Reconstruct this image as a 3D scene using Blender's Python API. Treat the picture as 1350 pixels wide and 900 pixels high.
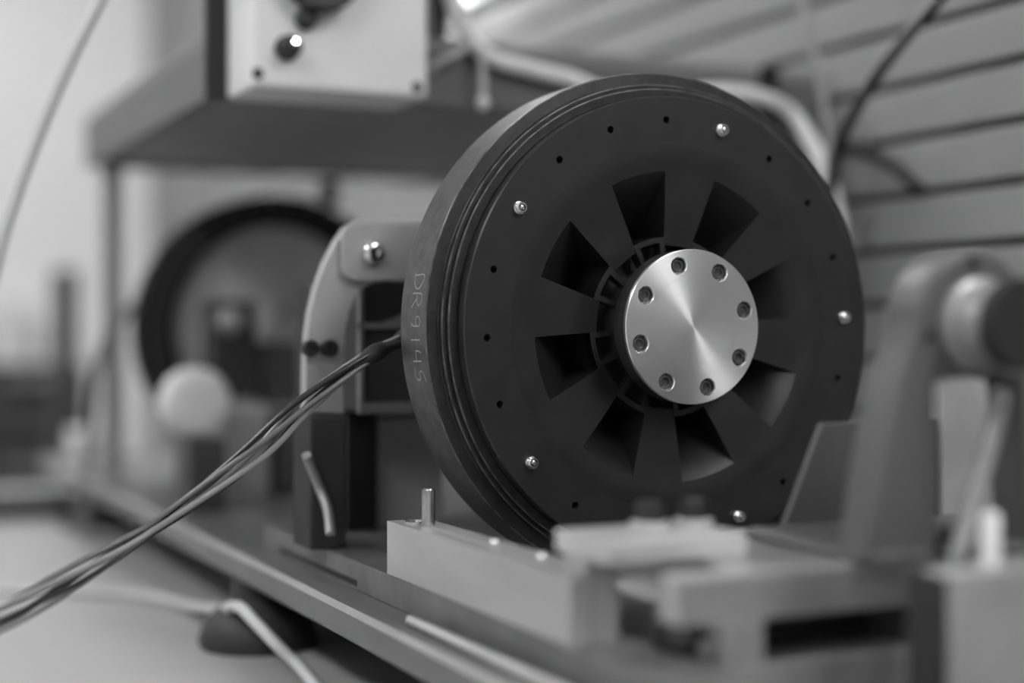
import bpy, bmesh, math, random
from mathutils import Vector, Matrix
random.seed(4)
for o in list(bpy.data.objects): bpy.data.objects.remove(o)
SC = bpy.context.scene; COL = SC.collection
# ------------------------------------------------------------------ camera, light, exposure
F = 2014.8; VPX = -271.1; HZ = 440.0; ZC = 1.05          # focal length in px, vanishing point of the motor axis, horizon, eye height
AL = math.atan2(675-VPX, F); CA, SA = math.cos(AL), math.sin(AL)
cd = bpy.data.cameras.new('camera'); cam = bpy.data.objects.new('camera', cd); COL.objects.link(cam)
cd.sensor_width = 36; cd.lens = F*36/1350; cd.shift_y = -(450-HZ)/1350
cam.location = (0, 0, ZC); cam.rotation_euler = (math.pi/2, 0, -AL)
cd.clip_start = .02; cd.dof.use_dof = True; cd.dof.focus_distance = .985; cd.dof.aperture_fstop = 1.6
SC.camera = cam
w = bpy.data.worlds.new('world'); SC.world = w; w.use_nodes = True
w.node_tree.nodes['Background'].inputs[0].default_value = (.5, .5, .5, 1)
w.node_tree.nodes['Background'].inputs[1].default_value = .3
vs = SC.view_settings; vs.view_transform = 'Standard'; vs.look = 'None'; vs.gamma = 1; vs.use_curve_mapping = False
vs.exposure = 1.05
LAMP_E = 9.0

# ------------------------------------------------------------------ pixel -> place (camera at the origin, z relative to eye height)
def ray(px, py):
    a = (px-675)/F; return Vector((a*CA+SA, -a*SA+CA, (HZ-py)/F))
def pX(px, py, v): r = ray(px, py); return r*(v/r.x)
def pY(px, py, v): r = ray(px, py); return r*(v/r.y)
def pZ(px, py, v): r = ray(px, py); return r*(v/r.z)
def pD(px, py, d): return ray(px, py)*d
X0 = .118773*CA+SA; Y0 = -.118773*SA+CA; Z0 = .004665     # centre of the hub face

# ------------------------------------------------------------------ materials
def mat(name, v, rough=.5, metal=0, var=.12, scale=30, bump=.0, stretch=None, spec=.5, emit=0):
    m = bpy.data.materials.new(name); m.use_nodes = True; nt = m.node_tree; b = nt.nodes['Principled BSDF']
    tc = nt.nodes.new('ShaderNodeTexCoord'); mp = nt.nodes.new('ShaderNodeMapping')
    nt.links.new(tc.outputs['Object'], mp.inputs[0])
    if stretch: mp.inputs['Scale'].default_value = stretch
    n = nt.nodes.new('ShaderNodeTexNoise'); n.inputs['Scale'].default_value = scale; n.inputs['Detail'].default_value = 6
    nt.links.new(mp.outputs[0], n.inputs['Vector'])
    r = nt.nodes.new('ShaderNodeValToRGB'); e = r.color_ramp.elements
    lo, hi = v*(1-var), min(1, v*(1+var))
    e[0].position = .3; e[1].position = .7
    e[0].color = (lo, lo, lo, 1); e[1].color = (hi, hi, hi, 1)
    nt.links.new(n.outputs['Fac'], r.inputs[0]); nt.links.new(r.outputs[0], b.inputs['Base Color'])
    b.inputs['Roughness'].default_value = rough; b.inputs['Metallic'].default_value = metal
    b.inputs['Specular IOR Level'].default_value = spec
    if bump:
        bp = nt.nodes.new('ShaderNodeBump'); bp.inputs['Strength'].default_value = bump; bp.inputs['Distance'].default_value = .001
        nt.links.new(n.outputs['Fac'], bp.inputs['Height']); nt.links.new(bp.outputs[0], b.inputs['Normal'])
    if emit:
        b.inputs['Emission Color'].default_value = (1, 1, 1, 1); b.inputs['Emission Strength'].default_value = emit
    return m
M = dict(
 plate=mat('black_anodised_plate', .019, .34, 0, .2, 60, .04),
 dish=mat('black_moulded_dish', .015, .38, 0, .25, 40, .04),
 rim=mat('dark_blued_steel_rim', .016, .38, 0, .5, 140, .25),
 band=mat('worn_steel_band', .055, .42, .2, .4, 110, .25),
 worn=mat('worn_steel_edge', .09, .35, .4, .8, 90),
 black=mat('black_plastic', .018, .45), blackmatt=mat('matt_black', .012, .7),
 rubber=mat('black_rubber', .03, .6),
 boss=mat('black_boss', .035, .35),
 screwdark=mat('black_oxide_screw', .10, .3, .6, .2, 300),
 chrome=mat('bright_zinc_screw', .75, .18, 1, .1, 200),
 alu=mat('milled_aluminium', .50, .42, .55, .14, 25, .03, (1, .25, 1)),
 alubase=mat('brushed_aluminium_base', .62, .36, .9, .14, 25, .03),
 alubright=mat('bright_aluminium', .62, .38, .5, .1, 20),
 steel=mat('ground_steel', .5, .18, 1, .15, 60),
 bracket=mat('bracket_aluminium', .42, .4, .3, .08, 20),
 housing=mat('dark_housing_paint', .05, .75, 0, .15, 20, spec=.15),
 rib=mat('housing_rib_metal', .2, .4, .2),
 plategrey=mat('grey_machined_base', .17, .42, .3, .2, 30, .05, (1, .2, 1)),
 railgrey=mat('grey_rail_steel', .16, .45, .3, .18, 40, .04),
 block=mat('grey_block', .42, .5, .2, .12, 20),
 white=mat('white_enclosure_plastic', .8, .4, 0, .03, 10),
 cablewhite=mat('white_cable_sheath', .9, .4, 0, .04, 10),
 cablegrey=mat('grey_cable_sheath', .58, .45, 0, .06, 10),
 wirelight=mat('grey_wire_sheath', .24, .26, 0, .1, 60), wiremid=mat('dark_grey_wire_sheath', .13, .26, 0, .1, 60),
 wiredark=mat('black_wire_sheath', .03, .26, 0, .1, 60),
 shelf=mat('grey_painted_shelf', .13, .5, 0, .06, 8), shelfin=mat('grey_shelf_panel', .24, .6, 0, .06, 8),
 cast=mat('grey_cast_paint', .10, .45, 0, .1, 20, .04), castlight=mat('light_cast_metal', .35, .4, .4, .12, 25),
 table=mat('pale_table_laminate', .36, .45, 0, .06, 6), tableleg=mat('table_leg_metal', .3, .5, .3),
 wall=mat('pale_wall_paint', .82, .8, 0, .03, 3), floor=mat('grey_floor', .35, .5, 0, .1, 5), ceil=mat('ceiling_white', .8, .9, 0, .02, 3),
 slat=mat('slat_board_laminate', .30, .55, 0, .06, 6, 0, (1, .1, 1)), slatback=mat('slat_groove_backing', .03, .7),
 scratch=mat('pale_scribed_marks', .32, .6, 0, .3, 400),
 lamp=mat('lamp_diffuser', .9, .5, 0, 0, 3, emit=LAMP_E), lamphouse=mat('lamp_housing_white', .7, .5),
 led=mat('lit_indicator', .9, .3, 0, 0, 3, emit=700),
 ring=mat('dark_ring_steel', .012, .8, 0, .3, 20, spec=.1), tooth=mat('ring_tooth_steel', .05, .7, 0, .2, 30, spec=.2), face=mat('grey_motor_face', .55, .45, .1, .2, 12),
 far=mat('far_dark_equipment', .05, .6), farmid=mat('far_grey_equipment', .2, .6), farlight=mat('far_pale_equipment', .65, .6),
)
# the turned hub face: circular brushing -> anisotropic highlight
mh = mat('turned_aluminium_face', .9, .34, 1, .03, 8); nt = mh.node_tree; b = nt.nodes['Principled BSDF']
b.inputs['Anisotropic'].default_value = .85; b.inputs['Anisotropic Rotation'].default_value = .25
tg = nt.nodes.new('ShaderNodeTangent'); tg.direction_type = 'RADIAL'; tg.axis = 'Y'; nt.links.new(tg.outputs[0], b.inputs['Tangent'])
tc = nt.nodes.new('ShaderNodeTexCoord'); mp = nt.nodes.new('ShaderNodeMapping'); mp.inputs['Location'].default_value = (-.5, -.5, -.5)
wv = nt.nodes.new('ShaderNodeTexWave'); wv.wave_type = 'RINGS'; wv.rings_direction = 'Y'; wv.inputs['Scale'].default_value = 22; wv.inputs['Distortion'].default_value = .6; wv.inputs['Detail'].default_value = 3
nt.links.new(tc.outputs['Generated'], mp.inputs[0]); nt.links.new(mp.outputs[0], wv.inputs[0])
mr = nt.nodes.new('ShaderNodeMapRange'); mr.inputs['To Min'].default_value = .30; mr.inputs['To Max'].default_value = .37
nt.links.new(wv.outputs['Fac'], mr.inputs[0]); nt.links.new(mr.outputs[0], b.inputs['Roughness'])
M['hub'] = mh

# ------------------------------------------------------------------ builders
def tag(o, label=None, cat=None, group=None, kind=None):
    if label: o['label'] = label
    if cat: o['category'] = cat
    if group: o['group'] = group
    if kind: o['kind'] = kind
    return o
def thing(name, loc, label, cat, group=None):
    o = bpy.data.objects.new(name, None); COL.objects.link(o); o.empty_display_size = .02
    o.location = (loc[0], loc[1], loc[2]+ZC); return tag(o, label, cat, group)
def wloc(o):
    v = Vector(o.location)
    while o.parent: o = o.parent; v += Vector(o.location)
    return v
def mk(name, verts, faces, m, parent=None, smooth=False, bevel=0, seg=2, angle=35):
    vs_ = [Vector(v) for v in verts]
    lo = Vector([min(v[i] for v in vs_) for i in range(3)]); hi = Vector([max(v[i] for v in vs_) for i in range(3)])
    base = Vector(((lo.x+hi.x)/2, (lo.y+hi.y)/2, lo.z))
    me = bpy.data.meshes.new(name); me.from_pydata([v-base for v in vs_], [], faces)
    bm = bmesh.new(); bm.from_mesh(me); bmesh.ops.recalc_face_normals(bm, faces=bm.faces); bm.to_mesh(me); bm.free()
    me.materials.append(M[m] if isinstance(m, str) else m)
    o = bpy.data.objects.new(name, me); COL.objects.link(o)
    o.location = base+Vector((0, 0, ZC))
    if parent: o.parent = parent; o.location -= wloc(parent)
    if smooth:
        me.polygons.foreach_set('use_smooth', [True]*len(me.polygons)); me.set_sharp_from_angle(angle=math.radians(angle))
    if bevel:
        md = o.modifiers.new('edge', 'BEVEL'); md.width = bevel; md.segments = seg; md.limit_method = 'ANGLE'; md.angle_limit = math.radians(40)
    return o
def join(*parts):
    V, Fc = [], []
    for v, f in parts:
        k = len(V); V += v; Fc += [tuple(i+k for i in q) for q in f]
    return V, Fc
def gbox(x0, x1, y0, y1, z0, z1):
    return ([(x0, y0, z0), (x1, y0, z0), (x1, y1, z0), (x0, y1, z0), (x0, y0, z1), (x1, y0, z1), (x1, y1, z1), (x0, y1, z1)],
            [(0, 3, 2, 1), (4, 5, 6, 7), (0, 1, 5, 4), (1, 2, 6, 5), (2, 3, 7, 6), (3, 0, 4, 7)])
def box(name, x0, x1, y0, y1, z0, z1, m, parent=None, bevel=.0008, seg=2):
    return mk(name, *gbox(x0, x1, y0, y1, z0, z1), m, parent, bevel=bevel, seg=seg)
def frame(a, b):
    t = (Vector(b)-Vector(a)).normalized(); u = t.orthogonal().normalized(); return t, u, t.cross(u)
def glathe(a, dirv, prof, n=48, cap=True):
    """prof: (radius, distance along dirv) from point a"""
    t = Vector(dirv).normalized(); u = t.orthogonal().normalized(); v = t.cross(u); a = Vector(a); V = []; Fc = []
    for r, h in prof:
        for k in range(n):
            q = 2*math.pi*k/n; V.append(tuple(a+t*h+(u*math.cos(q)+v*math.sin(q))*r))
    for i in range(len(prof)-1):
        for k in range(n):
            k2 = (k+1) % n; Fc.append((i*n+k, i*n+k2, (i+1)*n+k2, (i+1)*n+k))
    if cap:
        Fc.append(tuple(range(n))); Fc.append(tuple(range((len(prof)-1)*n, len(prof)*n)))
    return V, Fc
def lathe(name, a, dirv, prof, m, parent=None, n=48, cap=True, angle=35):
    return mk(name, *glathe(a, dirv, prof, n, cap), m, parent, smooth=True, angle=angle)
def cylp(L, r, c=.0006): return [(r-c, 0), (r, c), (r, L-c), (r-c, L)]
def spline(pts, step=8):
    P = [Vector(p) for p in pts]; out = []
    for i in range(len(P)-1):
        p0 = P[max(0, i-1)]; p1 = P[i]; p2 = P[i+1]; p3 = P[min(len(P)-1, i+2)]
        for s in range(step):
            t = s/step
            out.append(.5*((2*p1)+(p2-p0)*t+(2*p0-5*p1+4*p2-p3)*t*t+(3*p1-p0-3*p2+p3)*t**3))
    out.append(P[-1]); return out
def gtube(path, r, n=10):
    V, Fc = [], []; up = None
    for i, p in enumerate(path):
        t = (path[min(i+1, len(path)-1)]-path[max(i-1, 0)]).normalized()
        if up is None: up = t.orthogonal().normalized()
        up = (up-t*up.dot(t)).normalized(); s = t.cross(up); rr = r[i] if isinstance(r, list) else r
        for k in range(n):
            q = 2*math.pi*k/n; V.append(tuple(p+(up*math.cos(q)+s*math.sin(q))*rr))
    for i in range(len(path)-1):
        for k in range(n):
            k2 = (k+1) % n; Fc.append((i*n+k, i*n+k2, (i+1)*n+k2, (i+1)*n+k))
    Fc.append(tuple(range(n))); Fc.append(tuple(range((len(path)-1)*n, len(path)*n))); return V, Fc
def tube(name, pts, r, m, parent=None, step=8, n=10, raw=False):
    return mk(name, *gtube(pts if raw else spline(pts, step), r, n), m, parent, smooth=True, angle=60)
def prism(name, pts, y0, y1, m, parent=None, bevel=.001):
    """outline (x, z) in a plane across the motor axis, with thickness y0..y1"""
    n = len(pts); V = [(x, y0, z) for x, z in pts]+[(x, y1, z) for x, z in pts]
    Fc = [tuple(range(n)), tuple(range(n, 2*n))]+[(i, (i+1) % n, n+(i+1) % n, n+i) for i in range(n)]
    return mk(name, V, Fc, m, parent, bevel=bevel, smooth=True)
def xz(px, py, Y): q = pY(px, py, Y); return (q.x, q.z)
def copy_of(o, loc, parent=None, rot=None):
    c = o.copy(); COL.objects.link(c); c.location = Vector(loc)+Vector((0, 0, ZC))
    if parent: c.parent = parent; c.location -= wloc(parent)
    if rot: c.rotation_euler = rot
    return c

# ------------------------------------------------------------------ the room
FL, CE = -1.05, 1.75; XL, XR, YF, YB = -3.6, .957, -2.6, 4.6
def struct(o): o['kind'] = 'structure'; return o
struct(box('floor', XL-.1, XR+.15, YF-.1, YB+.1, FL-.1, FL, 'floor', bevel=0))
struct(box('ceiling', XL-.1, XR+.15, YF-.1, YB+.1, CE, CE+.1, 'ceil', bevel=0))
struct(box('wall_left', XL-.1, XL, YF, YB, FL, CE, 'wall', bevel=0))
struct(box('wall_back', XL, XR+.05, YB, YB+.1, FL, CE, 'wall', bevel=0))
struct(box('wall_front', XL, XR+.05, YF-.1, YF, FL, CE, 'wall', bevel=0))
wr = struct(box('wall_right', XR+.014, XR+.15, YF, YB, FL, CE, 'slatback', bevel=0))
G0, GP, GH = .0801, .0525, .0038                # one groove height, groove pitch, half groove
k = math.floor((FL-G0)/GP)
sl0 = None
while G0+GP*(k+1) < CE:
    z0 = max(FL, G0+GP*k+GH); z1 = G0+GP*(k+1)-GH
    if z1-z0 > .03:
        if sl0 is None or abs((z1-z0)-(GP-2*GH)) > 1e-5: sl = box('slat', XR, XR+.014, YF, YB, z0, z1, 'slat', wr, .002); sl0 = sl if abs((z1-z0)-(GP-2*GH)) < 1e-5 else None
        else: copy_of(sl0, (XR+.007, (YF+YB)/2, z0), wr)
    k += 1
# ceiling luminaires
lp = None
for i, (lx, ly, lab) in enumerate([(.45, 2.9, 'long ceiling lamp near the slat wall, at the back of the room'),
                                   (-1.4, -1.0, 'long ceiling lamp over the open floor, front end'), (-1.4, .9, 'long ceiling lamp over the open floor, middle'), (-1.4, 2.9, 'long ceiling lamp over the open floor, back end')]):
    t = thing('ceiling_lamp', (lx, ly, CE-.08), lab, 'lamp', 'ceiling lamps')
    box('lamp_housing', lx-.2, lx+.2, ly-.65, ly+.65, CE-.06, CE, 'lamphouse', t, .004)
    box('diffuser', lx-.18, lx+.18, ly-.62, ly+.62, CE-.08, CE-.06, 'lamp', t, .004)

pz = 1.0; lx, ly = .80, -.35  # added lamp out of view: brightens the wheel's top, turns the hub highlight
t = thing('added_pendant', (lx, ly, pz-.02), 'unseen pendant lamp on rods, added to light the big wheel from above', 'lamp')
box('lamp_housing', lx-.12, lx+.12, ly-.62, ly+.62, pz, pz+.05, 'lamphouse', t, .004)
box('diffuser', lx-.11, lx+.11, ly-.60, ly+.60, pz-.02, pz, 'lamp', t, .004)
for yy in (ly-.5, ly+.5): lathe('rod', (lx, yy, pz+.05), (0, 0, 1), cylp(CE-pz-.05, .006), 'lamphouse', t, 12)

# ------------------------------------------------------------------ table and bench
TZ = -.25
tb = thing('work_table', (.3, 1.4, FL), 'pale laminate work table carrying the motor test bench', 'table')
box('table_top', -1.3, XR-.01, .22, 2.62, TZ-.04, TZ, 'table', tb, .003)
for lx in (-1.22, XR-.1):
    for ly in (.3, 2.54): box('leg', lx-.03, lx+.03, ly-.03, ly+.03, FL, TZ-.04, 'tableleg', tb, .003)

BZ = -.1736; BX = .3165                                    # top and left edge of the base plate
bp = thing('base_plate', (.56, 1.3, TZ), 'long grey machined base plate on black rubber feet under the motors', 'base plate')
o = box('plate', BX, .80, .32, 2.25, BZ-.0215, BZ, 'plategrey', bp, .0034, 1); o.data.materials.append(M['castlight']); o.modifiers[0].material = 1
for fx, fy in [(.338, 1.2), (.36, 2.02), (.75, 1.2), (.75, 2.02), (.345, .40), (.75, .40)]:
    lathe('rubber_foot', (fx, fy, TZ), (0, 0, 1), [(.046, 0), (.048, .006), (.044, .02), (.03, .034), (.022, .04), (.022, TZ*-1+BZ-.0215)], 'rubber', bp, 40)
RX = .3443; RZ = -.154                                      # rail: left face, top
rl = thing('mounting_rail', (RX+.03, .8, BZ), 'low grey steel rail on the base plate, left of the big wheel', 'rail')
box('rail_body', RX, RX+.045, .34, 1.205, BZ, RZ, 'railgrey', rl, .0008)
box('slot', RX-.0004, RX+.004, .98, 1.16, BZ+.003, BZ+.007, 'blackmatt', rl, 0)
r2 = box('mounting_rail', .665, .735, .34, 1.205, BZ, RZ, 'railgrey'); tag(r2, 'low grey steel rail on the base plate, hidden behind the big wheel', 'rail')
cp = box('cross_plate', RX+.0455, .6645, 1.0, 1.205, BZ, RZ, 'railgrey'); tag(cp, 'grey steel cross plate between the rails behind the big wheel', 'plate')
q0 = pZ(541, 817, BZ+.003); q1 = pZ(722, 902, BZ+.003)
rd = tube('loose_rod', [Vector((q0.x, q0.y, BZ+.003)), Vector((q0.x, q1.y-.05, BZ+.003))], .003, 'alubright', step=1, n=16)
tag(rd, 'thin bright rod lying on the base plate along the rail', 'rod')

# ------------------------------------------------------------------ the big wheel (motor rotor)
def P(r, deg, p): t = math.radians(deg); return (X0+r*math.cos(t), Y0+p, Z0+r*math.sin(t))
wh = thing('disc_motor', (X0, Y0+.05, Z0-.172), 'large black fan-slotted motor wheel with a bright round hub', 'motor')
C0 = (X0, Y0, Z0); AY = (0, 1, 0)
rim = lathe('rim', C0, AY, [(.150, .034), (.1538, .034), (.1542, .0325), (.1594, .0325), (.1599, .0330), (.1600, .0358), (.1628, .0358), (.1633, .0363), (.1635, .0408),
      (.1640, .0412), (.1711, .0418), (.1715, .0421)], 'rim', wh, 192, False, 20)
for r_, p_, q_ in ((.15975, .0326, .0008), (.16300, .0359, .0008), (.17165, .0420, .0007)):
    lathe('worn_edge', C0, AY, [(r_-.00035, p_-.00015), (r_+.0003, p_-.00005), (r_+.00055, p_+q_)], 'worn', wh, 192, False, 60)
lathe('outer_band', C0, AY, [(.1715, .0421), (.1722, .0429), (.1722, .0845), (.1712, .0855), (.150, .0855), (.150, .034)], 'band', wh, 192, False, 20)
# face plate: flat annulus with 20 holes
PF = .0226; RH = .138; PH = 92.9
def hole_annulus(nh, ph, r0, r1, rh, rad, p, depth, nb=4, nr=3, ch=.0003):
    V, Fc = [], []; dth = 360/nh
    for i in range(nh):
        c = ph+dth*i; loop = []
        for s in range(nb): loop.append((r0, c-dth/2+dth*s/nb))
        for s in range(nr): loop.append((r0+(r1-r0)*s/nr, c+dth/2))
        for s in range(nb): loop.append((r1, c+dth/2-dth*s/nb))
        for s in range(nr): loop.append((r1-(r1-r0)*s/nr, c-dth/2))
        n = len(loop); k0 = len(V); hc = Vector(P(rh, c, p))
        pts = [Vector(P(r, a, p)) for r, a in loop]; V += [tuple(q) for q in pts]
        for dd, rr in ((0, rad), (ch, rad-ch*.8), (depth, rad-ch*.8)):
            for q in pts:
                e = (q-hc); e.y = 0; e.normalize(); V.append(tuple(hc+e*rr+Vector((0, dd, 0))))
        for ring in range(3):
            for s in range(n):
                s2 = (s+1) % n; Fc.append((k0+ring*n+s, k0+ring*n+s2, k0+(ring+1)*n+s2, k0+(ring+1)*n+s))
        Fc.append(tuple(k0+3*n+s for s in range(n)))
    return V, Fc
def shade(o, ang=30): 
    o.data.polygons.foreach_set('use_smooth', [True]*len(o.data.polygons)); o.data.set_sharp_from_angle(angle=math.radians(ang))
fp = mk('face_plate', *join(hole_annulus(20, PH, .1215, .1530, RH, .0026, PF, .014, 5, 4),
        glathe(C0, AY, [(.1528, PF), (.1534, PF+.0004), (.1538, PF+.0012), (.1538, .034)], 192, False)), 'plate', wh, smooth=True, angle=25)
# dished centre with eight scoops
SCO = [15.4+45*i for i in range(8)]; HW = 11.75
RO, RI = .104, .0605
def pd(r):
    tab = [(.0550, .0316), (.0605, .0310), (.075, .0284), (.09, .0266), (.104, .0246), (.108, .0238), (.113, .0230), (.118, .0226), (.1225, PF+.00002)]
    for (a, pa), (b_, pb) in zip(tab, tab[1:]):
        if r <= b_: return pa+(pb-pa)*(r-a)/(b_-a)
    return PF
ths = []
for s in SCO:
    ths += [s-HW+2*HW*i/8 for i in range(8)]+[s+HW+(45-2*HW)*i/8 for i in range(8)]
V, Fc = [], []; idx = {}
def vid(i, r):
    key = (i % 128, round(r, 5))
    if key not in idx: idx[key] = len(V); V.append(P(r, ths[i % 128], pd(r)))
    return idx[key]
rin = [.0550, .0605, .068, .075, .083, .09, .097, .104]; rout = [.104, .107, .110, .113, .116, .119, .1225]
for i in range(128):
    for a, b_ in zip(rout, rout[1:]): Fc.append((vid(i, a), vid(i+1, a), vid(i+1, b_), vid(i, b_)))
    if i % 16 >= 8:
        for a, b_ in zip(rin, rin[1:]): Fc.append((vid(i, a), vid(i+1, a), vid(i+1, b_), vid(i, b_)))
dish = mk('dished_centre', V, Fc, 'dish', wh, smooth=True, angle=40)
def ramp(r): t = (RO-r)/(RO-RI); return pd(RO)+.050*t**1.15
SV, SF = [], []                                            # one scoop, shared by copies turned about the axis
rs = [RO-(RO-RI)*i/10 for i in range(11)]; s0 = 0.0
for i in range(11):
    for j in range(9): SV.append(P(rs[i], -HW+2*HW*j/8, ramp(rs[i])))
for i in range(10):
    for j in range(8): SF.append((i*9+j, i*9+j+1, (i+1)*9+j+1, (i+1)*9+j))
for sgn in (-1, 1):
    k0 = len(SV)
    for i in range(11): SV += [P(rs[i], sgn*HW, pd(rs[i])), P(rs[i], sgn*HW, ramp(rs[i]))]
    for i in range(10): SF.append((k0+2*i, k0+2*i+1, k0+2*i+3, k0+2*i+2))
k0 = len(SV)
for j in range(9): SV += [P(RI, -HW+2*HW*j/8, pd(RI)), P(RI, -HW+2*HW*j/8, ramp(RI))]
for j in range(8): SF.append((k0+2*j, k0+2*j+1, k0+2*j+3, k0+2*j+2))
# thin arc and two short bars closing the scoop's inner end
for (ra, rb, t0, t1, n) in ((.0568, .0605, -HW, HW, 8), (.0425, .0569, -HW, -HW+3.8, 1), (.0425, .0569, HW-3.8, HW, 1)):
    for j in range(n):
        a0, a1 = t0+(t1-t0)*j/n, t0+(t1-t0)*(j+1)/n; k0 = len(SV)
        SV += [P(r, a, p) for p in (.0308, .040) for r, a in ((ra, a0), (rb, a0), (rb, a1), (ra, a1))]
        SF += [(k0, k0+1, k0+2, k0+3), (k0, k0+3, k0+7, k0+4), (k0+1, k0+5, k0+6, k0+2), (k0, k0+4, k0+5, k0+1), (k0+3, k0+2, k0+6, k0+7)]
me = bpy.data.meshes.new('scoop'); me.from_pydata([Vector(v)-Vector(C0) for v in SV], [], SF); me.materials.append(M['dish'])
bm = bmesh.new(); bm.from_mesh(me); bmesh.ops.recalc_face_normals(bm, faces=bm.faces); bm.to_mesh(me); bm.free()
me.polygons.foreach_set('use_smooth', [True]*len(me.polygons)); me.set_sharp_from_angle(angle=math.radians(40))
for s in SCO:
    o = bpy.data.objects.new('scoop', me); COL.objects.link(o); o.parent = wh; o.location = Vector(C0)+Vector((0, 0, ZC))-wloc(wh)
    o.rotation_euler = (0, -math.radians(s), 0)
lathe('recess_floor', C0, AY, [(.0425, .046), (.0600, .046)], 'dish', wh, 96, False)
lathe('recess_wall', C0, AY, [(.0550, .0316), (.0550, .046)], 'dish', wh, 96, False)
lathe('hub_boss', C0, AY, [(.0496, .0032), (.0505, .0038), (.0505, .0160), (.0498, .0170), (.0432, .0172), (.0428, .046)], 'boss', wh, 128, False)
hb = mk('hub_cap', *join(hole_annulus(8, 105.46, .0330, .0487, .0412, .0062, 0, .0070, 6, 5, .0007),
      glathe(C0, AY, [(.00001, 0), (.012, 0), (.024, 0), (.0332, 0)], 96, False),
      glathe(C0, AY, [(.0486, .00001), (.0502, .00001), (.0509, .0006), (.0509, .0030), (.0496, .0031)], 128, False)), 'hub', wh, smooth=True, angle=25)
hb['label'] = 'bright turned aluminium hub cap'
# dark socket screws in the hub cap
sv = glathe((0, 0, 0), AY, [(.0013, .0032), (.0024, .0030), (.0026, .0018), (.0036, .0016), (.0046, .0024), (.0047, .0066)], 24, True)
hs = None
for i in range(8):
    c = Vector(P(.0412, 105.46+45*i, 0))
    if hs is None:
        me = bpy.data.meshes.new('hub_screw'); me.from_pydata(*[sv[0], [], sv[1]]); me.materials.append(M['screwdark'])
        me.polygons.foreach_set('use_smooth', [True]*len(me.polygons)); me.set_sharp_from_angle(angle=math.radians(30))
    o = bpy.data.objects.new('screw', me); COL.objects.link(o); o.parent = hb; o.location = c+Vector((0, 0, ZC))-wloc(hb)
# five bright screws on the face plate: collar, shank and hollow head
me = bpy.data.meshes.new('plate_screw')
pv = join(glathe((0, 0, 0), (0, -1, 0), [(.0042, 0), (.0042, .0011), (.0033, .0013), (.0033, .0035), (.0034, .0040), (.0036, .0046), (.0030, .0052), (.0023, .0052), (.0021, .0040)], 20, False),
          glathe((0, 0, 0), (0, -1, 0), [(.0017, .0035), (.0017, .0048), (.0012, .0051)], 6, True))
me.from_pydata(pv[0], [], pv[1]); me.materials.append(M['chrome'])
me.polygons.foreach_set('use_smooth', [True]*len(me.polygons)); me.set_sharp_from_angle(angle=math.radians(35))
for kk in (3, -1, -5, -9, -13):
    o = bpy.data.objects.new('face_screw', me); COL.objects.link(o); o.parent = wh
    o.location = Vector(P(RH, PH+18*kk, PF))+Vector((0, 0, ZC))-wloc(wh)
wh['label'] = 'large black fan-slotted motor wheel with a bright round hub'
# scribed serial on the band (reads downwards): strokes in (along, up) units
GL = {'D': [[(0, 0), (0, 1), (.35, .95), (.6, .6), (.55, .3), (.3, .05), (-.1, 0)]],
      'R': [[(0, .05), (.05, 1), (.4, 1), (.55, .78), (.4, .55), (.1, .5)], [(.25, .5), (.62, 0)]],
      '9': [[(.5, .65), (.3, .5), (.08, .65), (.1, .9), (.3, 1), (.48, .9), (.5, .65), (.48, .3), (.38, 0)]],
      '1': [[(.3, 0), (.3, .95)]],
      '4': [[(.12, 1), (.05, .45), (.55, .42)], [(.5, .95), (.52, .05)]],
      '5': [[(.6, 1.15), (.2, .95), (.18, .6), (.45, .58), (.55, .35), (.4, .08), (.05, .1)]]}
LV, LF = [], []
def onband(z, p, r=.17235):
    s = (z-Z0)/r; return Vector((X0-r*math.sqrt(1-s*s), Y0+p, z))
for ch, yp in zip('DR9145', (362, 386, 415, 439, 461, 485)):
    z_top = pD(555, yp, .975).z; sz = .0145
    for st in GL[ch]:
        pts = [onband(z_top-u*sz, .066-v*.0155) for u, v in st]
        pts = spline(pts, 4) if len(pts) > 3 else spline(pts, 2)
        nrm = [Vector((q.x-X0, 0, q.z-Z0)).normalized() for q in pts]
        for i in range(len(pts)-1):
            t = (pts[i+1]-pts[i]).normalized(); s = t.cross(nrm[i])*.00042; k0 = len(LV)
            LV += [pts[i]-s-t*.0003, pts[i]+s-t*.0003, pts[i+1]+s+t*.0003, pts[i+1]-s+t*.0003]; LF.append((k0, k0+1, k0+2, k0+3))
lt = mk('scribed_lettering', LV, LF, 'scratch', wh); lt['label'] = 'pale hand-scribed serial DR9145 on the rim'

# ------------------------------------------------------------------ stator, bracket and supports behind the wheel
YH = 1.075
st = thing('stator_housing', (X0, YH+.08, -.058), 'dark ribbed motor housing behind the big wheel', 'motor housing')
hx = pY(472, 400, YH).x; hz1 = pY(472, 366, YH).z; hz0 = pY(472, 545, YH).z
box('body', hx, 2*X0-hx, YH, YH+.16, hz0, hz1, 'housing', st, .004, 3)
zr = pY(500, 430, YH).z
box('rib', hx-.001, 2*X0-hx, YH-.006, YH, zr-.002, zr+.0025, 'rib', st, .0006)
box('rib', hx-.001, 2*X0-hx, YH-.006, YH, hz0, hz0+.008, 'rib', st, .0006)
box('rib', hx-.001, hx+.003, YH-.006, YH, hz0+.0085, hz1, 'rib', st, .0006)
ga = xz(497, 428, YH); gb = xz(560, 428, YH); gc = xz(560, 402, YH)
prism('gusset', [ga, gb, gc], YH-.005, YH-.0005, 'rib', st, .0004)
lathe('shaft', (X0, YH-.006, Z0), (0, -1, 0), cylp(YH-.006-(Y0+.0856), .06), 'housing', st, 48)
YK = 1.055
bk = thing('curved_bracket', (.35, YK, -.06), 'pale curved aluminium bracket with bolted tab behind the big wheel', 'bracket')
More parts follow.
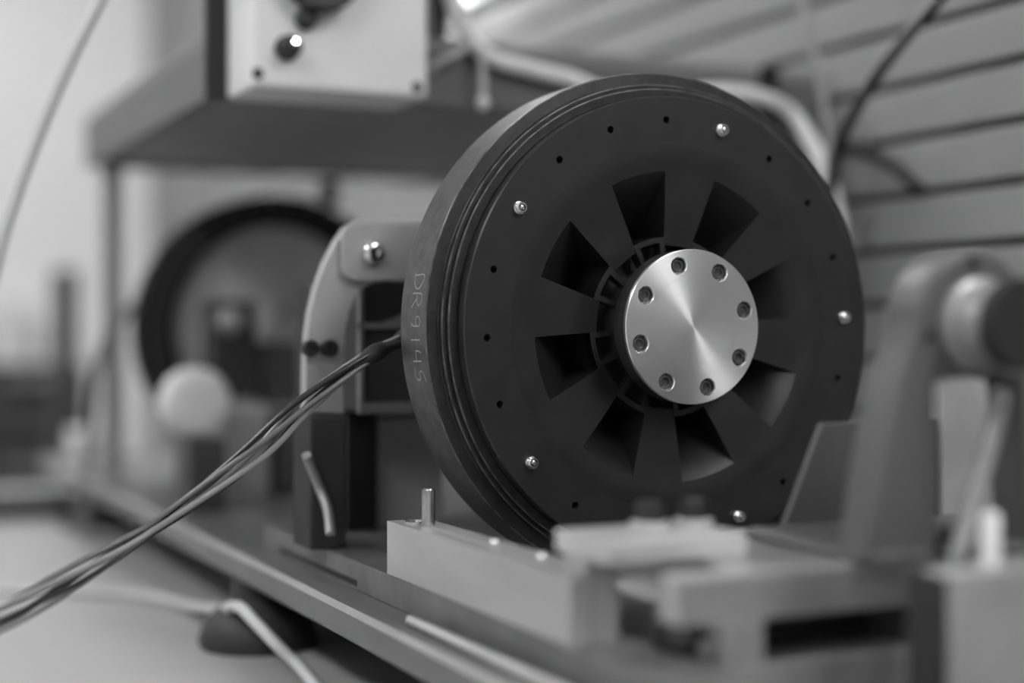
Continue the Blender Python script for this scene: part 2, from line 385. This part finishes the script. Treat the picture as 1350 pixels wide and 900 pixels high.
out = [(470, 290), (452, 300), (440, 318), (426, 345), (414, 378), (406, 412), (402, 440), (400, 470), (399, 543), (450, 545), (450, 470), (452, 436), (457, 412), (465, 392), (476, 379), (492, 372), (515, 370), (600, 372), (600, 290)]
prism('arm', [xz(a, b_, YK) for a, b_ in out], YK-.006, YK+.006, 'bracket', bk, .0008)
tabp = [(620, 293)]+[(470+20*math.cos(math.radians(a)), 314-20*math.sin(math.radians(a))) for a in range(90, 181, 15)]+[(470+20*math.cos(math.radians(a)), 350-20*math.sin(math.radians(a))) for a in range(180, 271, 15)]+[(620, 372)]
prism('tab', [xz(a, b_, YK-.010) for a, b_ in tabp], YK-.0125, YK-.0065, 'bracket', bk, .0008)
c = pY(491, 333, YK-.0125)
sc = lathe('screw', (c.x, YK-.0125, c.z), (0, -1, 0), [(.0088, 0), (.0088, .002), (.0082, .005), (.006, .0068), (.0038, .007), (.0036, .004), (.001, .004)], 'chrome', bk, 24)
for px in (407, 432):
    c = pY(px, 459, YK-.006)
    lathe('bolt', (c.x, YK-.006, c.z), (0, -1, 0), [(.0058, 0), (.0062, .001), (.0062, .0065), (.0056, .0075), (.003, .0075), (.003, .005), (.001, .005)], 'black', bk, 24)
a = pY(402, 545, YK); b2 = pY(450, 545, YK)
o = box('bracket_post', a.x, b2.x, YK-.012, YK+.03, RZ, a.z-.001, 'housing', None, .002); tag(o, 'dark square post under the curved bracket', 'post')
a = pY(457, 560, 1.13); b2 = pY(499, 560, 1.13)
o = box('gap_shade_block', a.x, b2.x-.0005, 1.13, 1.2, RZ, hz0-.0005, 'blackmatt', None, .001); tag(o, 'black stand-in for the shaded gap between bracket post and grey pedestal', 'block')  # solid black in place of the shadowed gap
a = pY(498, 552, 1.135); b2 = pY(585, 552, 1.135)
pdm = thing('pedestal_block', ((a.x+b2.x)/2, 1.16, RZ), 'grey metal pedestal block under the motor housing', 'pedestal')
box('block', a.x, b2.x, 1.135, 1.2, RZ, a.z, 'block', pdm, .0015)
box('shim', a.x+.012, b2.x, 1.14, 1.2, a.z, hz0-.0003, 'alu', pdm, .0005)

# ------------------------------------------------------------------ front fixture: bar, pin, plates
BT = -.1198
br = thing('side_bar', (RX+.013, .79, RZ), 'pale aluminium side bar standing on the rail before the wheel', 'bar')
yb0 = pX(752, 770, RX).y; yb1 = pX(510, 690, RX).y
box('front_strip', RX, RX+.0115, yb0, yb1, RZ, BT, 'alu', br, .0005)
box('back_strip', RX+.0121, RX+.027, yb0, yb1-.004, RZ, BT+.0004, 'alu', br, .0006)
for px, py in ((640, 717), (695, 736)):
    c = pZ(px, py, BT); lathe('dowel', (RX+.0185, c.y, BT-.001), (0, 0, 1), [(.0034, 0), (.0034, .0015), (.0031, .0027), (.0022, .0037), (.001, .0042)], 'chrome', br, 20)
c = pZ(561, 694, BT)
lathe('bore_collar', (RX+.0115, c.y+.017, BT-.001), (0, 0, 1), [(.0068, 0), (.0068, .0022), (.0064, .0026), (.0056, .0026), (.0052, 0)], 'chrome', br, 32, False)
pn = lathe('dowel_pin', (c.x+.002, c.y, BT), (0, 0, 1), [(.0042, 0), (.0042, .0225), (.0037, .0235)], 'steel', None, 28)
tag(pn, 'upright polished steel pin standing on the side bar', 'pin')

YT = .640
tp0 = pY(785, 718, YT)
cz = -.0992
o = box('clamp_plate', RX+.006, pY(985, 720, YT).x, YT, YT+.055, cz-.0112, cz, 'alubright', None, .001)
tag(o, 'bright thin clamp plate lying across the side bar', 'plate')
o = box('spacer_pad', RX+.008, RX+.026, YT+.026, YT+.05, BT+.0006, cz-.0114, 'alu', None, .001); tag(o, 'small pale spacer pad between side bar and clamp plate', 'spacer')
CX1 = pY(985, 720, YT).x
for px, py, lab in ((857, 692, 'short dark knurled screw on the clamp plate, beside the bar'), (914, 684, 'short dark knurled screw on the clamp plate, raised on a pale boss')):
    c = pY(px, py, YT+.042)
    t = thing('clamp_screw', (c.x, c.y, cz), lab, 'screw')
    zt = pY(px, py-12, YT+.042).z
    lathe('boss', (c.x, c.y, cz), (0, 0, 1), cylp(max(.003, zt-.010-cz), .0105), 'alubright', t, 28)
    lathe('head', (c.x, c.y, max(cz+.003, zt-.010)), (0, 0, 1), cylp(.010, .0072), 'black', t, 28)
YS = .600
sx0 = pY(862, 760, YS).x; sx1 = pY(1236, 760, YS).x
sz1 = pY(1000, 752, YS).z; sz0 = pY(1000, 817, YS).z
SZ1 = sz1
ts = thing('tailstock_base', ((sx0+sx1)/2, YS+.05, BZ), 'pale stepped aluminium base under the grey bearing stand', 'base')
xm = pY(990, 760, YS).x
box('top_plate', xm, sx1, YS, .735, sz0, SZ1, 'alubase', ts, .0012)
box('front_ledge', pY(892, 760, YS).x, xm-.0002, YS, YS+.016, sz0, SZ1-.0004, 'alubase', ts, .0012)
lx0 = pY(958, 850, YS).x; lx1 = pY(1010, 850, YS).x
box('side_foot', lx0, lx1, YS+.001, .73, BZ, sz0, 'alubase', ts, .001)
box('side_foot', sx1-.004, sx1, YS+.001, .73, BZ, sz0, 'alubase', ts, .001)
box('lower_spacer', lx1, sx1-.004, YS+.002, .66, BZ, pY(1100, 866, YS).z, 'alubase', ts, .001)
box('gap_shade', lx1, sx1-.004, YS+.05, .70, pY(1100, 866, YS).z, sz0, 'blackmatt', ts, .0005)  # black box paints the shade inside the open gap
c = pY(926, 852, YS+.02)
lathe('cross_bolt', (c.x, YS+.05, c.z), (0, -1, 0), [(.0105, 0), (.0105, .028), (.0095, .03), (.0048, .03), (.0046, .033), (.003, .034)], 'black', ts, 28)
lathe('bolt_core', (c.x, YS+.021, c.z), (0, -1, 0), cylp(.006, .0042), 'alu', ts, 20)

# ------------------------------------------------------------------ bearing stand (tailstock)
YA = .590; AXC = pY(1298, 430, YA)
bs = thing('bearing_stand', (X0, .64, SZ1), 'grey cast bearing stand with rounded top facing the wheel', 'bearing stand')
RB = .0372; zb = SZ1
xl = pY(1150, 705, YA).x; cx, czz = X0, Z0
# arch: left leg, round head and right leg with an open window below the bearing
o_ = []
lw0 = X0-.066; 
outer = [(xz(1146, 700, YA)[0], zb), xz(1158, 640, YA), xz(1172, 560, YA), xz(1188, 490, YA)]+[(cx+RB*math.cos(math.radians(a)), czz+RB*math.sin(math.radians(a))) for a in range(182, -3, -8)]+[(X0+RB+.006, -.02), (X0+.066, -.055), (X0+.072, zb)]
inner = [(X0+.034, zb), (X0+.028, -.024), (X0+.012, -.022), (X0-.012, -.022), (X0-.026, -.024), (X0-.027, zb)]
prism('arch', outer+inner, YA, YA+.026, 'cast', bs, .003)
lathe('bearing_collar', (X0, YA, Z0), (0, -1, 0), [(.0235, 0), (.0235, .004), (.0205, .006), (.0205, .013), (.019, .015), (.019, .024)], 'castlight', bs, 48)
lathe('shaft_end', (X0, YA-.024, Z0), (0, -1, 0), cylp(.009, .0222, .001), 'blackmatt', bs, 48)
for a in (95, 190):
    c = (X0+.031*math.cos(math.radians(a)), Z0+.031*math.sin(math.radians(a)))
    lathe('set_screw', (c[0], YA, c[1]), (0, -1, 0), [(.003, 0), (.003, .0012), (.0015, .0014)], 'black', bs, 16)
gp = [(1030, 707), (1084, 558), (1240, 552), (1245, 707)]
prism('back_web', [xz(a, b_, .705) for a, b_ in gp[1:3]]+[(xz(1245, 707, .705)[0], zb), (xz(1030, 707, .705)[0], zb)], .705, .709, 'cast', bs, .0006)
box('foot_flange', xz(1150, 700, YA)[0], X0+.08, YA-.003, .70, zb, zb+.006, 'cast', bs, .003)
c = pY(1243, 700, YA+.004)
fb_ = lathe('foot_bolt', (c.x+.004, c.y, zb+.006), (0, 0, 1), [(.0085, 0), (.0085, .002), (.0062, .0022), (.0062, .009), (.005, .0102)], 'screwdark', bs, 24)
a = pY(1243, 474, .70); b2 = pY(1352, 474, .70)
o = box('rear_plate', a.x, b2.x, .70, .712, BZ, a.z, 'alu', None, .001); tag(o, 'upright pale aluminium plate seen through the window of the bearing stand', 'plate')
a = pY(1252, 757, .535); b2 = pY(1420, 757, .535)
o = thing('end_block', ((a.x+b2.x)/2, .545, BZ), 'x', 'block'); box('body', a.x, b2.x, .535, .553, BZ, a.z, 'alu', o, .0015); box('side_shade', a.x-.003, a.x-.0002, .536, .560, BZ, a.z-.001, 'rubber', o, .0008); tag(o, 'pale aluminium end block in front of the bearing stand', 'block')  # thin black slab paints the block's left side as shaded
c = pY(1306, 712, .548)
o = lathe('white_plug', (c.x, .548, a.z), (0, 0, 1), [(.0042, 0), (.0046, .001), (.0046, .021), (.004, .024), (.0025, .025)], 'cablewhite', None, 24); tag(o, 'small white plug standing on the end block', 'plug')

# ------------------------------------------------------------------ overhead shelf, enclosure box, cables
A = pD(290, 25, 1.30); ZT = A.z; ZBt = pD(290, 119, 1.30).z; SX = A.x; SY = A.y
SXR = pY(1078, 90, SY).x; SYF = pX(112, 190, SX).y
sh = thing('overhead_shelf', ((SX+SXR)/2, (SY+SYF)/2, BZ), 'grey framed overhead shelf on posts above the test bench', 'shelf')
box('top_panel', SX, SXR, SY, SYF, ZT-.012, ZT, 'shelfin', sh, .001)
box('bottom_panel', SX+.0152, SXR-.0152, SY+.0152, SYF-.0152, ZBt+.007, ZBt+.012, 'shelfin', sh, .0005)
box('apron', SX, SXR, SY, SY+.015, ZBt, ZT-.0121, 'shelf', sh, .001)
box('apron', SX, SXR, SYF-.015, SYF, ZBt, ZT-.0121, 'shelf', sh, .001)
box('apron', SX, SX+.015, SY+.0151, SYF-.0151, ZBt, ZT-.0121, 'shelf', sh, .001)
box('apron', SXR-.015, SXR, SY+.0151, SYF-.0151, ZBt, ZT-.0121, 'shelf', sh, .001)
box('post', SX+.016, SX+.040, SYF-.040, SYF-.016, BZ, ZBt+.0068, 'bracket', sh, .001)
box('post', SXR-.046, SXR-.016, SYF-.046, SYF-.016, TZ, ZBt+.0068, 'shelf', sh, .001)
box('post', SXR-.046, SXR-.016, SY+.016, SY+.046, TZ, ZBt+.0068, 'shelf', sh, .001)
x0 = pY(1002, 100, SY-.002).x; x1 = pY(1026, 100, SY-.002).x
box('corner_clip', x0, x1, SY-.004, SY, ZBt+.005, ZT, 'blackmatt', sh, .001)

EY = 1.197; ex0 = pY(332, 110, EY).x; ex1 = pY(565, 125, EY).x; ez0 = pY(450, 122, EY).z; ez1 = ez0+.165
en = thing('enclosure_box', ((ex0+ex1)/2, (EY+SY)/2, ez0), 'white electronics enclosure with lit indicator on the front of the overhead shelf', 'enclosure')
box('body', ex0, ex1, EY+.016, SY-.007, ez0, ez1, 'white', en, .004, 3)
box('lid', ex0-.0005, ex1+.0005, EY, EY+.0158, ez0-.0005, ez1+.0005, 'white', en, .006, 4)
box('back_plate', ex0-.018, ex1+.004, SY-.007, SY-.0005, ez0+.001, ez1+.02, 'black', en, .001)
def lid(px, py): return pY(px, py, EY)
for px, py in ((340, 97), (550, 115)):
    c = lid(px, py); lathe('lid_screw', (c.x, EY, c.z), (0, -1, 0), [(.0048, 0), (.0048, .0006), (.002, .0008)], 'black', en, 20)
for px in (340, 550):
    c = lid(px, 100); lathe('lid_screw', (c.x, EY, ez1-.011), (0, -1, 0), [(.0048, 0), (.0048, .0006), (.002, .0008)], 'black', en, 20)
c = lid(378, 64); kb = lathe('indicator', (c.x, EY, c.z), (0, -1, 0), [(.0105, 0), (.0105, .004), (.0085, .006), (.0085, .016), (.006, .0185), (.003, .019)], 'black', en, 32)
lathe('lit_lens', (c.x+.002, EY-.0185, c.z+.003), (0, -1, 0), [(.0004, 0), (.0005, .0003), (.0003, .0007)], 'led', kb, 16)
c = lid(402, 26); g1 = lathe('cable_gland', (c.x, EY, c.z), (0, -1, 0), [(.009, 0), (.009, .006), (.007, .010), (.0045, .012)], 'black', en, 24)
c = lid(418, -30)
lathe('selector_knob', (c.x, EY-.0005, c.z), (0, -1, 0), [(.010, 0), (.010, .004), (.0315, .006), (.0315, .020), (.029, .0235)], 'black', en, 40)

# white supply cable looped along the shelf front
YW = SY-.012
wp = [(585, -60), (598, 5), (622, 52), (650, 76), (700, 91), (755, 105), (800, 122), (880, 126), (945, 121), (1000, 127), (1040, 146)]
o = tube('white_cable', [pY(a, b_, YW) for a, b_ in wp]+[pX(1067, 184, .920), pX(1090, 232, .920), pX(1104, 290, .920), pX(1108, 380, .920)], .0078, 'cablewhite', None, 6, 14); tag(o, 'thick white cable sagging along the front of the overhead shelf', 'cable')
t0 = pY(634, 62, YW-.010); t1 = pY(637, 128, YW-.010)
tt = thing('cable_tie', t1, 'pale cable tie hanging from the thick white cable', 'cable tie')
tube('strap', [t0, (t0+t1)/2+Vector((.001, 0, 0)), t1], .0032, 'cablegrey', tt, 4, 8)
lathe('tie_head', t1, (0, 0, -1), [(.003, 0), (.0052, .002), (.0056, .007), (.003, .011)], 'cablewhite', tt, 16)
a = pY(568, 38, SY-.001); b2 = pY(591, 38, SY-.001)
o = box('black_connector', a.x+.004, b2.x, SY+.001, SY+.045, ZT, ZT+.05, 'black', None, .002); tag(o, 'small black connector block on the shelf beside the white enclosure', 'connector')
o = tube('light_strap', [pY(566, 92, SY-.006), pY(580, 82, SY-.010), pY(604, 70, SY-.012), pY(617, 60, SY-.006)], .0035, 'cablegrey', None, 6, 8); tag(o, 'short grey strap between enclosure and white cable', 'strap')

o = tube('hanging_cable', [pD(165, -70, 1.2), pD(128, 10, 1.2), pD(95, 75, 1.2), pD(62, 150, 1.2), pD(35, 220, 1.2), pD(5, 310, 1.2), pD(-30, 450, 1.2), pD(-70, 620, 1.2), pD(-130, 820, 1.2), pZ(-200, 850, TZ+.005)], .0049, 'cablegrey', None, 6, 12)
tag(o, 'thin pale cable hanging down in front of the bright back wall', 'cable')
wl = [(-60, 778, -.2455), (40, 778, -.2455), (130, 780, -.2455), (205, 787, -.2455), (258, 800, -.240), (292, 802, -.222), (315, 800, -.208), (338, 822, -.214), (366, 851, -.226), (392, 876, -.238), (418, 905, -.2455), (455, 945, -.2455)]
o = tube('table_cable', [pZ(*q) for q in wl], .0044, 'cablegrey', None, 6, 12); tag(o, 'pale cable lying on the table and over a rubber foot', 'cable')
o = tube('short_lead', [pY(404, 600, 1.03), pY(410, 615, 1.035), pY(422, 645, 1.04), pY(432, 672, 1.03), pY(436, 704, 1.02)], .0036, 'castlight', None, 8, 10); tag(o, 'short pale lead dangling below the curved bracket', 'lead')

# wire bundle leaving the motor
cl = spline([pD(585, 410, 1.12), pD(556, 428, 1.06), pD(527, 449, 1.03), pD(480, 474, 1.01), pD(400, 535, .99), pD(330, 601, .975), pD(210, 690, .955), pD(110, 753, .92), pD(0, 815, .87), pD(-120, 872, .80), pD(-260, 925, .74)], 14)
wb = thing('wire_bundle', cl[-1], 'twisted bundle of grey and black wires leaving the big wheel', 'wire bundle')
n = len(cl)
def spread(i):
    # how far the wires stand apart along the run
    s = i/(n-1); return .0030+.0040*abs(math.sin(s*math.pi*3.1+.35))*min(1, max(.15, (s-.18)*3))
for wi, (m, rr, ph0) in enumerate((('wirelight', .0021, .2), ('wiremid', .0019, 1.7), ('wiredark', .0021, 3.2), ('wirelight', .0017, 4.4), ('wiredark', .0015, 5.5))):
    pts = []
    for i, q in enumerate(cl):
        t = (cl[min(i+1, n-1)]-cl[max(0, i-1)]).normalized(); side = Vector((0, 0, 1)); side = (side-t*side.dot(t)).normalized(); oth = t.cross(side)
        a = ph0+i/(n-1)*7.2; d = spread(i)
        pts.append(q+side*math.cos(a)*d+oth*math.sin(a)*d)
    tube('wire', pts, rr, m, wb, raw=True, n=10)
tube('sleeve', cl[8:50:3] if False else cl[10:46], [.0050+.0012*math.sin(i*.5) for i in range(36)], 'black', wb, raw=True, n=12)

# cables before the slat wall
o = tube('black_cable', [pD(1275, -60, 1.28), pD(1238, 0, 1.3), pD(1195, 48, 1.32), pD(1160, 95, 1.34), pD(1138, 128, 1.36), pD(1118, 165, 1.38), pD(1106, 192, 1.4), pD(1098, 230, 1.42), pD(1085, 300, 1.44)], .0054, 'wiredark', None, 6, 10)
tag(o, 'black cable slanting down across the slat wall', 'cable')
o = tube('grey_hose', [pX(1085, 192, .94), pX(1118, 192, .945), pX(1150, 203, .947), pX(1182, 222, .947), pX(1205, 244, .95), pX(1216, 250, XR+.004)], .0056, 'housing', None, 6, 10)
tag(o, 'grey hose hooked into a slot of the slat wall', 'hose')
o = tube('pale_cable', [pD(1040, -70, 1.47), pD(1057, 0, 1.47), pD(1070, 55, 1.47), pD(1082, 110, 1.47), pD(1090, 170, 1.47), pD(1096, 260, 1.47), pD(1096, 400, 1.47)], .0046, 'castlight', None, 6, 10)
tag(o, 'pale cable hanging beside the end of the overhead shelf', 'cable')
o = tube('slim_cable', [pY(1250, 800, .558), pY(1252, 770, .562), pY(1264, 728, .568), pY(1281, 670, .574), pY(1298, 610, .578), pY(1313, 555, .58), pY(1322, 515, .575)], .0048, 'wirelight', None, 6, 10)
tag(o, 'grey cable running up past the bearing stand', 'cable')

# ------------------------------------------------------------------ second motor further along the bench
Y2 = 1.80; C2 = (X0, Y2, Z0)
m2 = thing('second_motor', (X0, Y2+.05, Z0-.165), 'far dark toothed motor ring with grey face behind the bracket', 'motor')
lathe('ring', C2, AY, [(.127, .004), (.129, 0), (.161, 0), (.164, .003), (.164, .07), (.127, .07), (.127, .004)], 'ring', m2, 128, False)
tm = None
for i in range(40):
    q = 2*math.pi*i/40; c = Vector((X0+.146*math.cos(q), Y2-.004, Z0+.146*math.sin(q)))
    if tm is None:
        tm = bpy.data.meshes.new('tooth'); V, Fc = gbox(-.009, .009, -.004, .005, -.0075, .0075); tm.from_pydata(V, [], Fc); tm.materials.append(M['tooth'])
    o = bpy.data.objects.new('tooth', tm); COL.objects.link(o); o.parent = m2; o.location = c+Vector((0, 0, ZC))-wloc(m2); o.rotation_euler = (0, -q, 0)
box('lug', pY(432, 300, Y2).x, pY(449, 300, Y2).x, Y2+.01, Y2+.03, Z0+.155, pY(440, 236, Y2).z, 'ring', m2, .001)
lathe('face_disc', C2, AY, [(.02, .018), (.05, .018), (.06, .018), (.127, .022)], 'face', m2, 96, False)
lathe('hub', C2, AY, [(.024, -.03), (.026, -.028), (.026, .04)], 'castlight', m2, 40, True)
box('support', X0-.05, X0+.05, Y2+.0705, Y2+.12, BZ, Z0+.05, 'housing', m2, .003)
YQ = 1.66
a = pY(279, 396, YQ); b2 = pY(338, 396, YQ); zq = pY(300, 525, YQ).z
ss = thing('sensor_stand', ((a.x+b2.x)/2, YQ+.03, BZ), 'black sensor stand with pale round flange before the far motor', 'sensor stand')
box('head', a.x, b2.x, YQ, YQ+.05, zq, a.z, 'black', ss, .004)
c = pY(303, 422, YQ)
lathe('flange', (c.x, YQ, c.z), (0, -1, 0), [(.015, 0), (.015, .008), (.010, .010), (.010, .02), (.006, .022)], 'castlight', ss, 32)
box('post', a.x+.012, b2.x-.004, YQ+.004, YQ+.046, BZ, zq, 'castlight', ss, .002)
o = box('far_block', pY(340, 440, 1.7).x, pY(440, 440, 1.7).x, 1.68, 1.72, pY(360, 530, 1.7).z, pY(360, 450, 1.7).z, 'far', None, .003)
tag(o, 'dark coupling guard in front of the far motor face', 'guard')
o2 = box('far_block', pY(290, 560, 1.58).x, pY(352, 560, 1.58).x, 1.57, 1.655, BZ, pY(360, 532, 1.6).z-.001, 'castlight', None, .003); tag(o2, 'pale metal block on the base plate under the far motor', 'block')
o = box('dark_spacer', pY(356, 560, 1.62).x, pY(450, 560, 1.62).x, 1.6, 1.67, BZ, pY(380, 545, 1.6).z, 'far', None, .003); tag(o, 'dark spacer block beside the pale block under the far motor', 'block')
c = pY(258, 530, 1.55)
hwh = thing('hand_knob', (c.x, 1.57, BZ), 'round white hand knob beside the far motor', 'knob')
lathe('knob', (c.x, 1.57, c.z), (0, -1, 0), [(.030, 0), (.036, .006), (.036, .022), (.030, .030), (.012, .033)], 'farlight', hwh, 40)
lathe('stem', (c.x, 1.57, BZ), (0, 0, 1), cylp(c.z-BZ-.03, .012), 'farmid', hwh, 20)
o = box('small_dark_block', pY(240, 580, 1.5).x, pY(288, 580, 1.5).x, 1.47, 1.53, BZ, pY(260, 575, 1.5).z, 'far', None, .002); tag(o, 'small dark block on the base plate below the white knob', 'block')
o = tube('motor_lead', [pY(178, 405, 1.84), pY(168, 411, 1.84), pY(145, 440, 1.84), pY(128, 480, 1.86), pY(120, 540, 1.88), pZ(112, 700, TZ+.007)], .006, 'farmid', None, 6, 10); tag(o, 'dark lead curving down from the far motor to the table', 'lead')

# ------------------------------------------------------------------ far left: equipment across the room and on the table
def fb(name, px0, px1, py0, py1, d, dep, m, label, cat, zbot=None, bev=.01):
    a = pD(px0, py0, d); b2 = pD(px1, py0, d); zb_ = zbot if zbot is not None else pD(px0, py1, d).z
    x0, x1 = min(a.x, b2.x), max(a.x, b2.x); y0 = min(a.y, b2.y)
    o = box(name, x0, x1, y0, y0+dep, zb_, a.z, m, None, bev); return tag(o, label, cat)
cab = thing('tool_cabinet', (pD(20, 500, 3.4).x, 3.5, FL), 'dark tool cabinet standing across the room', 'cabinet')
a = pD(-60, 480, 3.4); b2 = pD(112, 480, 3.4)
box('body', a.x, b2.x, 3.45, 3.95, FL+.06, a.z, 'far', cab, .01)
for i in range(5):
    zz = FL+.1+i*.18; dr = box('drawer', a.x+.02, b2.x-.02, 3.43, 3.449, zz, zz+.16, 'far', cab, .004); box('handle', a.x+.08, b2.x-.08, 3.41, 3.43, zz+.12, zz+.135, 'farmid', dr, .003)
for xx in (a.x+.05, b2.x-.05):
    for yy in (3.52, 3.88): lathe('caster', (xx-.015, yy, FL+.03), (1, 0, 0), cylp(.03, .03), 'rubber', cab, 20)
ct = a.z
o = box('white_carton', pD(-20, 400, 3.5).x, pD(28, 400, 3.5).x, 3.5, 3.75, ct, pD(0, 398, 3.5).z, 'farlight', None, .006); tag(o, 'white carton on the dark tool cabinet', 'carton')
o = box('pale_bin', pD(36, 400, 3.5).x, pD(62, 400, 3.5).x, 3.5, 3.7, ct, pD(0, 420, 3.5).z, 'farlight', None, .006); tag(o, 'small pale bin beside the white carton on the tool cabinet', 'bin')
lt_ = thing('speaker_column', (pD(84, 400, 2.9).x, 3.0, FL), 'tall narrow dark instrument column across the room', 'instrument')
a = pD(70, 355, 2.9); b2 = pD(100, 355, 2.9)
box('column', a.x, b2.x, 2.95, 3.02, FL+.03, a.z, 'far', lt_, .006); box('foot', a.x-.12, b2.x+.12, 2.83, 3.14, FL, FL+.03, 'far', lt_, .006)
o = fb('white_tray', 98, 150, 568, 630, 2.38, .1, 'farlight', 'white tray on the table behind the base plate', 'tray', TZ, .004)
cc = pZ(35, 668, TZ+.012)
o = tube('coiled_hose', [Vector((cc.x+.22*math.cos(q*.3), cc.y+.05*math.sin(q*.3)-.02, TZ+.014+.0003*q)) for q in range(0, 21)], .014, 'rubber', None, 3, 10); tag(o, 'black hose coiled on the far left of the table', 'hose')
# wall lamp glowing over the slat wall
a = pX(560, -16, XR-.05)
wl_ = thing('wall_lamp', (XR-.05, a.y, a.z), 'short glowing tube lamp on the slat wall', 'lamp')
box('lamp_back', XR-.02, XR-.0005, a.y-.28, a.y+.28, a.z-.04, a.z+.04, 'lamphouse', wl_, .004)
lathe('tube', (XR-.05, a.y-.26, a.z), (0, 1, 0), cylp(.52, .013, .003), 'lamp', wl_, 24)
